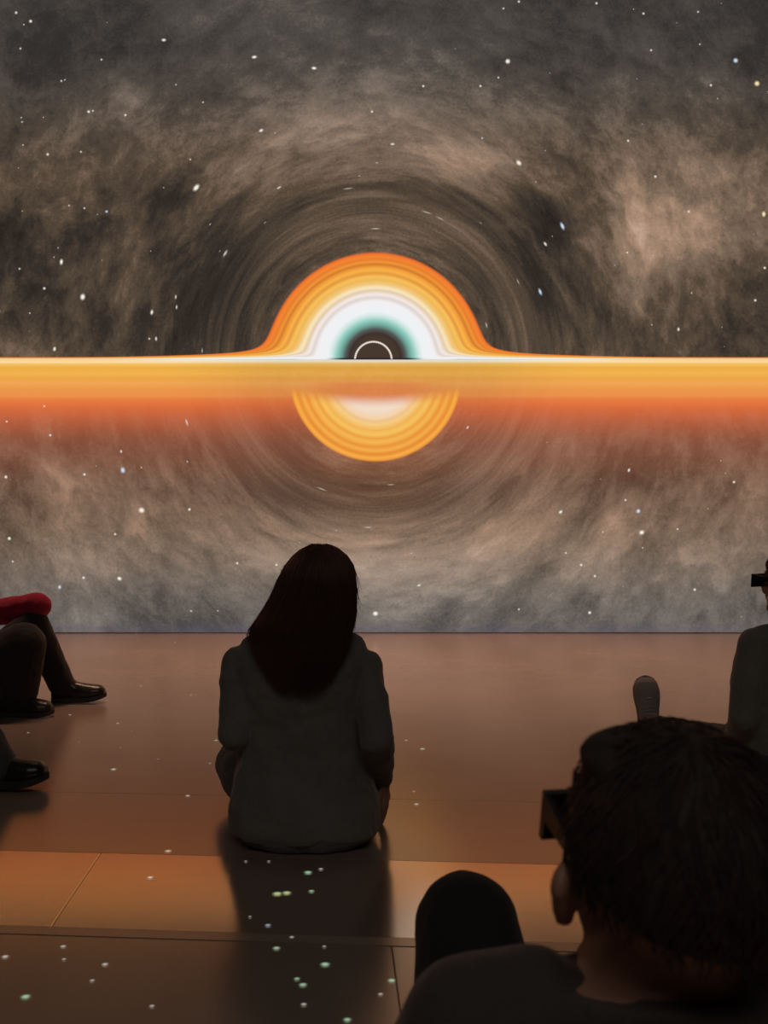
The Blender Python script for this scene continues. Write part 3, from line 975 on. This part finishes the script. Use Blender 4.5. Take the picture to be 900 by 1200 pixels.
def short_hair(parent, origin, c, R, mat, s=1.0, grow=0.012, line=-.02, length=.03, n=1500, name='hair', extra=None, low_sides=0.0, side=0.60, back=0.78):
    """cap of hair over the skull with short strands combed back"""
    c = Vector(c)
    p = Prims()
    rx, ry, rz = (.074 + grow) * s, (.096 + grow) * s, (.084 + grow) * s
    cc = Vector((0, -.015, .035)) * s
    rg = []
    for i in range(15):
        t = math.pi * (0.02 + 0.80 * i / 14)
        ring = []
        for j in range(32):
            f = 2 * math.pi * j / 32
            front = max(0.0, math.sin(f))
            tt = min(t, math.pi * (side - 0.20 * front ** .7 + (back - side) * max(0, -math.sin(f)) + low_sides * (1 - front)))
            ring.append(c + R @ (cc + Vector((rx * math.sin(tt) * math.cos(f), ry * math.sin(tt) * math.sin(f), rz * math.cos(tt)))))
        rg.append(ring)
    # inner skin so that the cap is a closed shell
    for i in range(14, -1, -1):
        t = math.pi * (0.02 + 0.80 * i / 14)
        ring = []
        for j in range(32):
            f = 2 * math.pi * j / 32
            front = max(0.0, math.sin(f))
            tt = min(t, math.pi * (side - 0.20 * front ** .7 + (back - side) * max(0, -math.sin(f)) + low_sides * (1 - front)))
            k = .80
            ring.append(c + R @ (cc + Vector((rx * k * math.sin(tt) * math.cos(f), ry * k * math.sin(tt) * math.sin(f), rz * k * math.cos(tt)))))
        rg.append(ring)
    p.rings(rg)
    if extra:
        for q in extra:
            p.ball(c + R @ (Vector(q[0]) * s), tuple(t * s for t in q[1]), R)
    hair = p.build(name, mat, parent, origin, 0.005, 5, wrinkle=0.006, wscale=0.02)
    paths = []
    for i in range(n):
        f = random.uniform(0, 2 * math.pi)
        t = math.acos(random.uniform(-.35 - low_sides, 1.0))
        front = max(0.0, math.sin(f))
        lim = math.pi * (side - .02 - 0.20 * front ** .7 + (back - side) * max(0, -math.sin(f)) + low_sides * (1 - front))
        if t > lim:
            continue
        pts = []
        k0 = random.uniform(1.0, 1.02)
        lift = random.uniform(0.0, .022)
        df = random.uniform(-.5, .5)
        ln = length * random.uniform(.5, 1.2) / .1
        for q in range(5):
            a = q / 4
            tt = t + ln * a * (0.9 if math.sin(f) < .2 else 0.2)
            ff = f + df * ln * a
            k = k0 + lift * a
            pts.append(c + R @ (cc + Vector((rx * k * math.sin(tt) * math.cos(ff), ry * k * math.sin(tt) * math.sin(ff), rz * k * math.cos(tt)))))
        paths.append([tuple(q) for q in pts])
    st = strands_mesh('hair_strands', paths, 0.0011 * s, mat, hair, origin)
    return hair


def ribbing(parent, origin, p0, p1, r0, r1, name, mat):
    """rolled cuff at the end of a sleeve or trouser leg"""
    pr = Prims()
    pr.cap(p0, p1, r0, r1)
    return pr.build(name, mat, parent, origin, 0.005, 3)


# ------------------------------------------------------------------ woman on the floor in front of the film
def build_woman():
    O = P(360, 1000, 3.15)
    O.z = 0.0
    t = thing('person', 'seated person with long auburn hair in charcoal sweater, back turned, leaning on right hand', 'person', O)
    D = 3.14
    head_c = P(373, 692, 3.15)
    R = frame(-6, 6, 3)
    # skeleton
    sL, sR = P(279, 773, 3.17), P(428, 776, 3.17)
    eL, eR = P(275, 862, 3.10), P(442, 866, 3.07)
    wL = Vector((-.30, 3.40, .20))
    wR = P(448, 912, 3.27)
    hipL, hipR = Vector((-.33, 3.2, .11)), Vector((-.13, 3.2, .11))
    kL, kR = Vector((-.485, 3.56, .13)), Vector((-.10, 3.60, .13))
    aL, aR = Vector((-.20, 3.72, .075)), Vector((-.30, 3.60, .075))
    neck = P(360, 752, 3.16)

    def torso(p, g):
        secs = []
        for y, x0, x1, d0, dep in ((985, 278, 438, 3.15, .145), (966, 269, 448, 3.15, .172), (940, 268, 446, 3.16, .17), (900, 274, 432, 3.18, .145), (870, 280, 425, 3.18, .135),
                                   (840, 280, 425, 3.18, .13), (805, 276, 429, 3.17, .125), (778, 270, 436, 3.17, .11), (760, 276, 431, 3.17, .095), (748, 300, 412, 3.17, .075), (738, 325, 392, 3.17, .06)):
            c = P((x0 + x1) / 2, y, d0)
            secs.append((c, (x1 - x0) / 2 * d0 / F + g, dep + g))
        p.loft(secs)

    b = Prims()
    torso(b, -.03)
    b.ball(Vector((-.226, 3.17, .115)), (.17, .11, .09))
    for s_, e_, w_ in ((sL, eL, wL), (sR, eR, wR)):
        b.chain([s_ + Vector((0, 0, -.02)), e_, w_], [.036, .032, .024])
    for h_, k_, a_ in ((hipL, kL, aL), (hipR, kR, aR)):
        b.chain([h_, k_, a_], [.075, .055, .036])
    add_head(b, head_c, R, neck, .05, .96)
    add_hand(b, wR, Vector((.10, .18, -.95)), Vector((1.0, -.25, .1)), 16, False, 3, .97)
    add_hand(b, wL, Vector((.75, .5, -.3)), Vector((0, .2, 1)), 22, True, 4)
    add_foot(b, aL, (.9, .35, -.1), (.1, -.2, 1))
    add_foot(b, aR, (-.45, .85, -.1), (.1, -.2, 1))
    b.build('body', M['skin'], t, O, 0.0048, 4, 0.004)
    add_eyes(t, O, head_c, R, .96)

    s = Prims()
    torso(s, 0.0)
    s.chain([sL + Vector((.03, 0, -.005)), sL + Vector((0, 0, -.012)), eL, eL.lerp(wL, .93)], [.055, .052, .047, .034])
    s.chain([sR + Vector((-.03, 0, -.005)), sR + Vector((0, 0, -.012)), sR.lerp(eR, .5) + Vector((.004, 0, 0)), eR, eR.lerp(wR, .55), eR.lerp(wR, .93)], [.055, .051, .048, .048, .043, .034])
    s.cap(P(300, 762, 3.17), P(335, 748, 3.17), .05, .045)
    s.cap(P(412, 764, 3.17), P(385, 748, 3.17), .05, .045)
    s.ball(neck + Vector((0, 0, .01)), (.068, .068, .035))
    sw = s.build('sweater', M['knit'], t, O, 0.0055, 7, 0.03, wrinkle=0.020, wscale=0.075)
    # cuff and hem
    ribbing(sw, O, eR.lerp(wR, .86), eR.lerp(wR, .99), .035, .033, 'cuff', M['knit'])
    ribbing(sw, O, eL.lerp(wL, .86), eL.lerp(wL, .99), .035, .033, 'cuff', M['knit'])

    j = Prims()
    j.loft([(Vector((-.227, 3.15, .002)), .175, .145), (Vector((-.227, 3.15, .025)), .208, .162), (Vector((-.226, 3.15, .06)), .215, .160), (Vector((-.226, 3.17, .10)), .195, .135), (Vector((-.226, 3.18, .15)), .17, .11)])
    j.chain([hipL, hipL.lerp(kL, .5) + Vector((-.012, 0, .012)), kL, kL.lerp(aL, .5), aL], [.108, .095, .078, .062, .05])
    j.chain([hipR, hipR.lerp(kR, .5), kR, kR.lerp(aR, .5), aR], [.095, .09, .074, .062, .05])
    j.build('jeans', M['jeans'], t, O, 0.006, 6, 0.002, wrinkle=0.010, wscale=0.05)
    make_shoe(t, O, aL + Vector((-.01, .02, -.070)), (.9, .38, 0.0), (0, -.1, 1), M['canvas'], M['pale_rubber'], .245, .088, laces=M['lace'])
    make_shoe(t, O, aR + Vector((.03, -.005, -.070)), (-.45, .85, 0.0), (0, -.1, 1), M['canvas'], M['pale_rubber'], .245, .088, laces=M['lace'])

    # long hair: envelope sections, row, left, right, centre depth, half depth
    env = [(637, 366, 384, 3.15, .03), (642, 355, 396, 3.15, .06), (650, 345, 406, 3.148, .085), (662, 335, 414, 3.145, .102), (680, 326, 418, 3.14, .112), (700, 317, 418.5, 3.135, .112),
           (720, 306, 417.5, 3.128, .108), (738, 294, 415, 3.12, .103), (755, 294, 412, 3.105, .098), (775, 301, 407, 3.095, .092), (795, 309, 400, 3.09, .085), (806, 316, 394, 3.088, .08)]
    ys = [e[0] for e in env]

    def env_at(y):
        return [np.interp(y, ys, [e[k] for e in env]) for k in (1, 2, 3, 4)]
    core = Prims()
    rg = []
    for y in np.linspace(640, 782, 22):
        x0, x1, dc, dh = env_at(y)
        c = P((x0 + x1) / 2, y, dc)
        hw = (x1 - x0) / 2 * dc / F
        k = .88 if y < 750 else .88 - (y - 750) * .004
        ring = []
        for jn in range(40):
            f = 2 * math.pi * jn / 40
            yy = math.sin(f)
            # open in front of the face below the forehead
            if yy > 0:
                yy *= (0.80 if y < 668 else np.interp(y, [668, 690], [.8, .25]))
            ring.append(c + Vector((hw * k * math.cos(f), dh * k * yy, 0)))
        rg.append(ring)
    core.rings(rg)
    hair = core.build('hair', M['hair_brown'], t, O, 0.005, 6, wrinkle=0.008, wscale=0.03)
    paths = []
    for i in range(2600):
        f = random.uniform(math.pi * -.04, -math.pi * .96) if random.random() < .86 else random.uniform(0, math.pi)
        front = math.sin(f) > 0.12
        side = abs(math.cos(f))
        y_end = (random.uniform(664, 676) if front else random.uniform(735, 748) * side ** 7 + random.uniform(775, 812) * (1 - side ** 7))
        if side > .985 and not front:
            y_end = random.uniform(725, 746)
        y0 = random.uniform(637, 660)
        k = random.uniform(.86, 1.0) + (random.random() < .14) * random.uniform(0, .05)
        ph, am = random.uniform(0, 6.28), random.uniform(.2, 1.0)
        pts = []
        for q in range(15):
            a = q / 14
            y = y0 + (y_end - y0) * a
            x0, x1, dc, dh = env_at(y)
            c = P((x0 + x1) / 2, y, dc)
            hw = (x1 - x0) / 2 * dc / F
            ff = f + .05 * am * math.sin(ph + a * 5) * a
            yy = math.sin(ff) * (0.85 if math.sin(ff) > 0 else 1)
            flick = (.016 * am * a ** 4) * (1 if math.cos(f) < 0 else .3)
            pts.append(tuple(c + Vector((hw * k * math.cos(ff) + math.copysign(flick, math.cos(f)) * side, dh * k * yy, .0))))
        paths.append(pts)
    # stray hairs
    for i in range(40):
        f = -random.uniform(0.02, math.pi - .02)
        y0, ln = random.uniform(636, 700), random.uniform(20, 60)
        k0 = random.uniform(1.0, 1.03)
        pts = []
        for q in range(10):
            a = q / 9
            y = y0 + ln * a
            x0, x1, dc, dh = env_at(y)
            c = P((x0 + x1) / 2, y, dc)
            hw = (x1 - x0) / 2 * dc / F
            k = k0 + .12 * a * a * (i % 3) / 2
            pts.append(tuple(c + Vector((hw * k * math.cos(f + a * .1), dh * k * math.sin(f), 0))))
        paths.append(pts)
    strands_mesh('hair_strands', paths, 0.0014, M['hair_brown'], hair, O)
    return t


build_woman()


# ------------------------------------------------------------------ man close to the camera, seen from behind
def build_man():
    C = Vector((.246, .93, .645))
    O = Vector((.23, 1.12, 0))
    t = thing('person', 'seated person with short dark hair and thick glasses, black top, one knee raised', 'person', O)
    R = frame(9, 15, 0)
    neck = Vector((.230, .945, .54))
    sL, sR = Vector((.072, .93, .518)), Vector((.395, .93, .515))
    eL, eR = Vector((.015, 1.08, .31)), Vector((.46, 1.03, .29))
    wL, wR = Vector((.13, 1.27, .22)), Vector((.40, 1.27, .16))
    hipL, hipR = Vector((.14, 1.16, .11)), Vector((.32, 1.16, .11))
    kL, kR = Vector((.114, 1.47, .398)), Vector((.50, 1.52, .20))
    aL, aR = Vector((.12, 1.72, .09)), Vector((.24, 1.72, .08))

    def torso(p, g):
        secs = []
        for z, x, y, hw, dep in ((.03, .23, 1.12, .17, .13), (.10, .23, 1.12, .185, .14), (.20, .23, 1.09, .175, .13), (.30, .23, 1.04, .175, .125), (.40, .23, .98, .19, .12), (.46, .23, .945, .20, .11),
                                 (.515, .228, .925, .19, .09), (.552, .226, .915, .15, .075), (.572, .222, .90, .09, .065)):
            secs.append((Vector((x, y, z)), hw + g, dep + g))
        p.loft(secs)
    b = Prims()
    torso(b, -.02)
    for s_, e_, w_ in ((sL, eL, wL), (sR, eR, wR)):
        b.chain([s_, e_, w_], [.048, .04, .028])
    for h_, k_, a_ in ((hipL, kL, aL), (hipR, kR, aR)):
        b.chain([h_, k_, a_], [.08, .055, .038])
    add_head(b, C, R, neck, .058, 1.06, .090)
    for sx in (-1,):
        pass
    add_hand(b, wL, (.05, .8, .4), (-1, .1, .2), 24, True, 3)
    add_hand(b, wR, (-.2, .9, -.2), (.3, .1, 1), 20, False, 3)
    add_foot(b, aL, (0, .95, -.1), (0, .1, 1))
    add_foot(b, aR, (-.9, .35, -.1), (0, .1, 1))
    b.build('body', M['skin'], t, O, 0.0045, 4, 0.004)
    add_eyes(t, O, C, R, 1.06)
    add_glasses(t, O, C, R, 1.06, .074)

    s = Prims()
    torso(s, 0.0)
    s.chain([sL + Vector((.05, -.01, .02)), sL, eL, eL.lerp(wL, .95)], [.055, .060, .055, .042])
    s.chain([sR + Vector((-.05, -.01, .02)), sR, eR, eR.lerp(wR, .95)], [.055, .062, .055, .042])
    s.cap(Vector((.16, .915, .517)), Vector((.09, .925, .53)), .050, .048)
    s.cap(Vector((.28, .915, .517)), Vector((.37, .925, .53)), .050, .052)
    s.build('jumper', M['black_knit'], t, O, 0.0055, 6, 0.03, wrinkle=0.008, wscale=0.09)
    j = Prims()
    j.loft([(Vector((.23, 1.12, .002)), .14, .11), (Vector((.23, 1.12, .04)), .195, .145), (Vector((.23, 1.12, .10)), .205, .155), (Vector((.23, 1.11, .17)), .19, .14)])
    j.chain([hipL, hipL.lerp(kL, .55) + Vector((-.004, 0, .0)), kL, kL.lerp(aL, .4), aL], [.105, .088, .072, .064, .052])
    j.chain([hipR, hipR.lerp(kR, .5), kR, kR.lerp(aR, .5), aR], [.105, .09, .07, .062, .052])
    j.build('trousers', M['black_trousers'], t, O, 0.006, 6, 0.002, wrinkle=0.007, wscale=0.06)
    make_shoe(t, O, aL + Vector((0, -.0, -.088)), (0.03, 1, 0), (0, 0, 1), M['leather'], M['rubber'], .28, .10, laces=M['lace'])
    make_shoe(t, O, aR + Vector((0.0, 0.0, -.075)), (-.93, .35, 0), (0, -.05, 1), M['leather'], M['rubber'], .28, .10, laces=M['lace'])
    short_hair(t, O, C, R, M['hair_black'], 1.06, .019, length=.03, n=2600, side=.50, back=.56,
               extra=[((-.014, .012, .105), (.066, .058, .017))])
    return t


build_man()


# ------------------------------------------------------------------ person at the right, one leg stretched out to the wall
def build_right():
    O = Vector((1.42, 3.70, 0))
    t = thing('person', 'seated person in dark olive sweatshirt with copper hair and one leg stretched out', 'person', O)
    C = Vector((1.395, 3.64, .722))
    R = frame(36, 4, 0)
    neck = Vector((1.41, 3.66, .585))
    sL, sR = P(884, 755, 3.64), Vector((1.60, 3.66, .525))
    eL, eR = Vector((1.222, 3.62, .27)), Vector((1.70, 3.58, .28))
    wL, wR = Vector((1.232, 3.80, .10)), Vector((1.62, 3.83, .17))
    hipL, hipR = Vector((1.33, 3.78, .11)), Vector((1.52, 3.78, .11))
    kL, kR = Vector((1.21, 4.17, .085)), Vector((1.70, 4.10, .25))
    aL, aR = Vector((1.118, 4.46, .075)), Vector((1.40, 4.28, .075))

    def torso(p, g):
        secs = []
        for z, hw, dep, y in ((.03, .17, .12, 3.72), (.10, .19, .14, 3.72), (.2, .18, .135, 3.72), (.3, .175, .125, 3.71), (.4, .18, .12, 3.69), (.48, .19, .11, 3.67), (.53, .19, .095, 3.665), (.565, .15, .08, 3.66), (.59, .08, .06, 3.66)):
            secs.append((Vector((1.42, y, z)), hw + g, dep + g))
        p.loft(secs)
    b = Prims()
    torso(b, -.02)
    for s_, e_, w_ in ((sL, eL, wL), (sR, eR, wR)):
        b.chain([s_, e_, w_], [.042, .035, .025])
    for h_, k_, a_ in ((hipL, kL, aL), (hipR, kR, aR)):
        b.chain([h_, k_, a_], [.075, .052, .036])
    add_head(b, C, R, neck, .05, .98)
    add_hand(b, wL, (.1, .7, -.6), (0, -.3, 1), 8, True, 5)
    add_hand(b, wR, (-.3, .9, -.1), (.2, .1, 1), 20, False, 4)
    add_foot(b, aL, (-.05, .18, .95), (0.0, -.98, .15))
    add_foot(b, aR, (-.9, .4, -.1), (0, -.1, 1))
    b.build('body', M['skin'], t, O, 0.0048, 4, 0.004)
    add_eyes(t, O, C, R, .98)
    add_glasses(t, O, C, R, .98, .083)
    s = Prims()
    torso(s, 0.0)
    s.chain([sL + Vector((.05, 0, .015)), sL, sL.lerp(eL, .5) + Vector((-.008, 0, 0)), eL, eL.lerp(wL, .95)], [.055, .056, .056, .050, .036])
    s.chain([sR + Vector((-.05, 0, .015)), sR, eR, eR.lerp(wR, .95)], [.055, .056, .050, .036])
    s.ball(neck, (.066, .066, .03))
    s.build('sweatshirt', M['green_knit'], t, O, 0.0055, 6, 0.03, wrinkle=0.012, wscale=0.07)
    j = Prims()
    j.loft([(Vector((1.42, 3.73, .002)), .14, .11), (Vector((1.42, 3.73, .04)), .195, .145), (Vector((1.42, 3.73, .10)), .205, .155), (Vector((1.42, 3.73, .16)), .19, .14)])
    j.chain([hipL, hipL.lerp(kL, .5), kL, kL.lerp(aL, .5), aL.lerp(kL, .12)], [.10, .078, .064, .056, .048])
    j.chain([hipR, hipR.lerp(kR, .5), kR, kR.lerp(aR, .5), aR], [.10, .085, .07, .06, .048])
    j.build('trousers', M['dark_jeans'], t, O, 0.006, 6, 0.002, wrinkle=0.009, wscale=0.05)
    # upright shoe, heel on the floor, laces towards the wearer
    make_shoe(t, O, Vector((1.122, 4.545, .042)), (-.03, .10, .97), (.0, -.99, .10), M['canvas'], M['pale_rubber'], .26, .112, laces=M['lace'])
    make_shoe(t, O, aR + Vector((0.02, 0, -.070)), (-.9, .42, 0), (0, -.05, 1), M['canvas'], M['pale_rubber'], .255, .098, laces=M['lace'])
    short_hair(t, O, C, R, M['hair_red'], .98, .018, length=.05, n=2200, low_sides=.12, extra=[((0, -.06, -.05), (.075, .05, .06)), ((-.07, -.03, -.05), (.02, .035, .06)), ((.07, -.03, -.05), (.02, .035, .06))])
    return t


build_right()


# ------------------------------------------------------------------ two people at the left edge, sitting sideways
def build_side(O, label, spec):
    O = Vector(O)
    t = thing('person', label, 'person', O)
    g = spec
    C, R = Vector(g['head']), g['R']
    neck = Vector(g['neck'])
    ax, ay = Vector((0, 1, 0)), Vector((-1, 0, 0))        # they face +x: their width runs along y

    def torso(p, gr):
        secs = []
        for c, hw, dep in g['torso']:
            secs.append((Vector(c), hw + gr, dep + gr, ax, ay))
        p.loft(secs)
    b = Prims()
    torso(b, -.02)
    for s_, e_, w_ in g['arms']:
        b.chain([Vector(s_), Vector(e_), Vector(w_)], [.044, .036, .026])
    for h_, k_, a_ in g['legs']:
        b.chain([Vector(h_), Vector(k_), Vector(a_)], [.078, .054, .036])
    add_head(b, C, R, neck, .053, 1.0)
    for (w_, d_, n_, lf) in g['hands']:
        add_hand(b, Vector(w_), d_, n_, 22, lf, 4)
    for (h_, k_, a_), fd in zip(g['legs'], g['feet']):
        add_foot(b, Vector(a_) + Vector((0, 0, .012)), fd, (0, 0, 1), .78)
    b.build('body', M['skin'], t, O, 0.005, 4, 0.004)
    add_eyes(t, O, C, R)
    s = Prims()
    torso(s, 0.0)
    for (s_, e_, w_), rr in zip(g['arms'], g['sleeve']):
        s_, e_, w_ = Vector(s_), Vector(e_), Vector(w_)
        s.chain([s_.lerp(neck, .3), s_, e_, e_.lerp(w_, g.get('reach', .95))], rr)
    s.ball(neck, (.068, .068, .03))
    s.build(g['top_name'], g['top'], t, O, 0.0055, 6, 0.03, wrinkle=g.get('fold', .012), wscale=0.06)
    j = Prims()
    x, y = O.x, O.y
    j.loft([(Vector((x, y, z)), hw, dp, ax, ay) for z, hw, dp in ((.002, .14, .11), (.04, .19, .145), (.10, .20, .15), (.16, .185, .14))])
    for (h_, k_, a_), rr in zip(g['legs'], g['leg_r']):
        h_, k_, a_ = Vector(h_), Vector(k_), Vector(a_)
        j.chain([h_, h_.lerp(k_, .5), k_, k_.lerp(a_, .5), a_], rr)
    j.build('trousers', g['trousers'], t, O, 0.006, 6, 0.002, wrinkle=0.009, wscale=0.05)
    for sh in g['shoes']:
        make_shoe(t, O, *sh[:3], M['leather'], M['rubber'], **sh[3])
    short_hair(t, O, C, R, g['hair'], 1.0, .013, length=.035, n=1200, low_sides=g.get('low', 0.0))
    return t


build_side((-2.18, 5.17, 0), 'seated person in red fleece and black trousers, arm resting across a raised knee', dict(
    head=(-2.13, 5.19, .79), R=frame(-72, 6, 0), neck=(-2.17, 5.18, .645),
    torso=[((-2.18, 5.17, .03), .17, .12), ((-2.18, 5.17, .10), .185, .14), ((-2.19, 5.17, .22), .175, .13), ((-2.2, 5.17, .34), .18, .125), ((-2.195, 5.175, .46), .195, .12), ((-2.185, 5.18, .55), .195, .10),
           ((-2.18, 5.18, .60), .15, .085), ((-2.17, 5.18, .64), .08, .065)],
    arms=[((-2.15, 5.36, .57), (-1.97, 5.42, .455), (-1.725, 5.33, .50)), ((-2.17, 5.0, .57), (-2.30, 4.93, .33), (-2.36, 4.96, .12))],
    sleeve=[[.055, .068, .068, .066], [.055, .065, .06, .045]], reach=.99,
    hands=[((-1.73, 5.33, .50), (-.15, .55, -.8), (.6, .5, .5), True), ((-2.36, 4.96, .12), (-.35, 0, -.75), (.1, -.9, .4), False)],
    legs=[((-2.1, 5.28, .115), (-1.745, 5.32, .415), (-1.635, 5.40, .10)), ((-2.1, 5.05, .11), (-1.712, 5.05, .335), (-1.738, 5.07, .085))],
    leg_r=[[.10, .09, .072, .07, .066], [.105, .125, .11, .102, .085]],
    feet=[(1, 0, -.05), (1, 0, 0)],
    shoes=[((-1.645, 5.41, .004), (1, .02, .03), (-.02, -.05, 1), dict(length=.27, width=.10, toe_lift=.02, high=.02, thick=1.28)),
           ((-1.79, 5.05, .004), (1, -.05, .0), (0, -.1, 1), dict(length=.265, width=.10, toe_lift=.012, high=.01, thick=1.2))],
    top=M['red'], top_name='fleece', trousers=M['black_trousers'], hair=M['hair_black'], fold=.012))

build_side((-1.86, 3.82, 0), 'seated person in navy top and dark trousers with glossy black shoe pointing across the floor', dict(
    head=(-1.84, 3.86, .77), R=frame(-60, 8, 0), neck=(-1.87, 3.85, .63),
    torso=[((-1.86, 3.82, .03), .17, .12), ((-1.86, 3.82, .10), .185, .14), ((-1.88, 3.82, .22), .175, .13), ((-1.9, 3.83, .34), .18, .125), ((-1.89, 3.84, .45), .19, .12), ((-1.88, 3.845, .535), .19, .10),
           ((-1.875, 3.85, .585), .15, .085), ((-1.87, 3.85, .62), .08, .065)],
    arms=[((-1.85, 4.02, .555), (-1.80, 4.06, .31), (-1.70, 3.98, .33)), ((-1.85, 3.66, .555), (-1.82, 3.60, .30), (-1.62, 3.63, .37))],
    sleeve=[[.055, .056, .05, .036], [.055, .056, .05, .036]],
    hands=[((-1.70, 3.98, .33), (.8, -.3, .1), (0, 0.1, 1), True), ((-1.62, 3.63, .37), (.85, .3, .1), (0, -.1, 1), False)],
    legs=[((-1.82, 3.93, .11), (-1.76, 4.18, .40), (-1.74, 4.26, .09)), ((-1.80, 3.72, .11), (-1.515, 3.73, .385), (-1.335, 3.715, .085))],
    leg_r=[[.10, .085, .066, .058, .048], [.10, .085, .066, .060, .058]],
    feet=[(.3, .9, -.05), (1, 0, 0)],
    shoes=[((-1.74, 4.26, .004), (.3, .9, 0), (0, 0, 1), dict(length=.25, width=.09)),
           ((-1.375, 3.715, .006), (1, -.03, .07), (-.07, 0, 1), dict(length=.245, width=.105, toe_lift=.02, high=.015, thick=1.35))],
    top=M['blue'], top_name='jersey', trousers=M['dark_jeans'], hair=M['hair_brown'], low=.1))
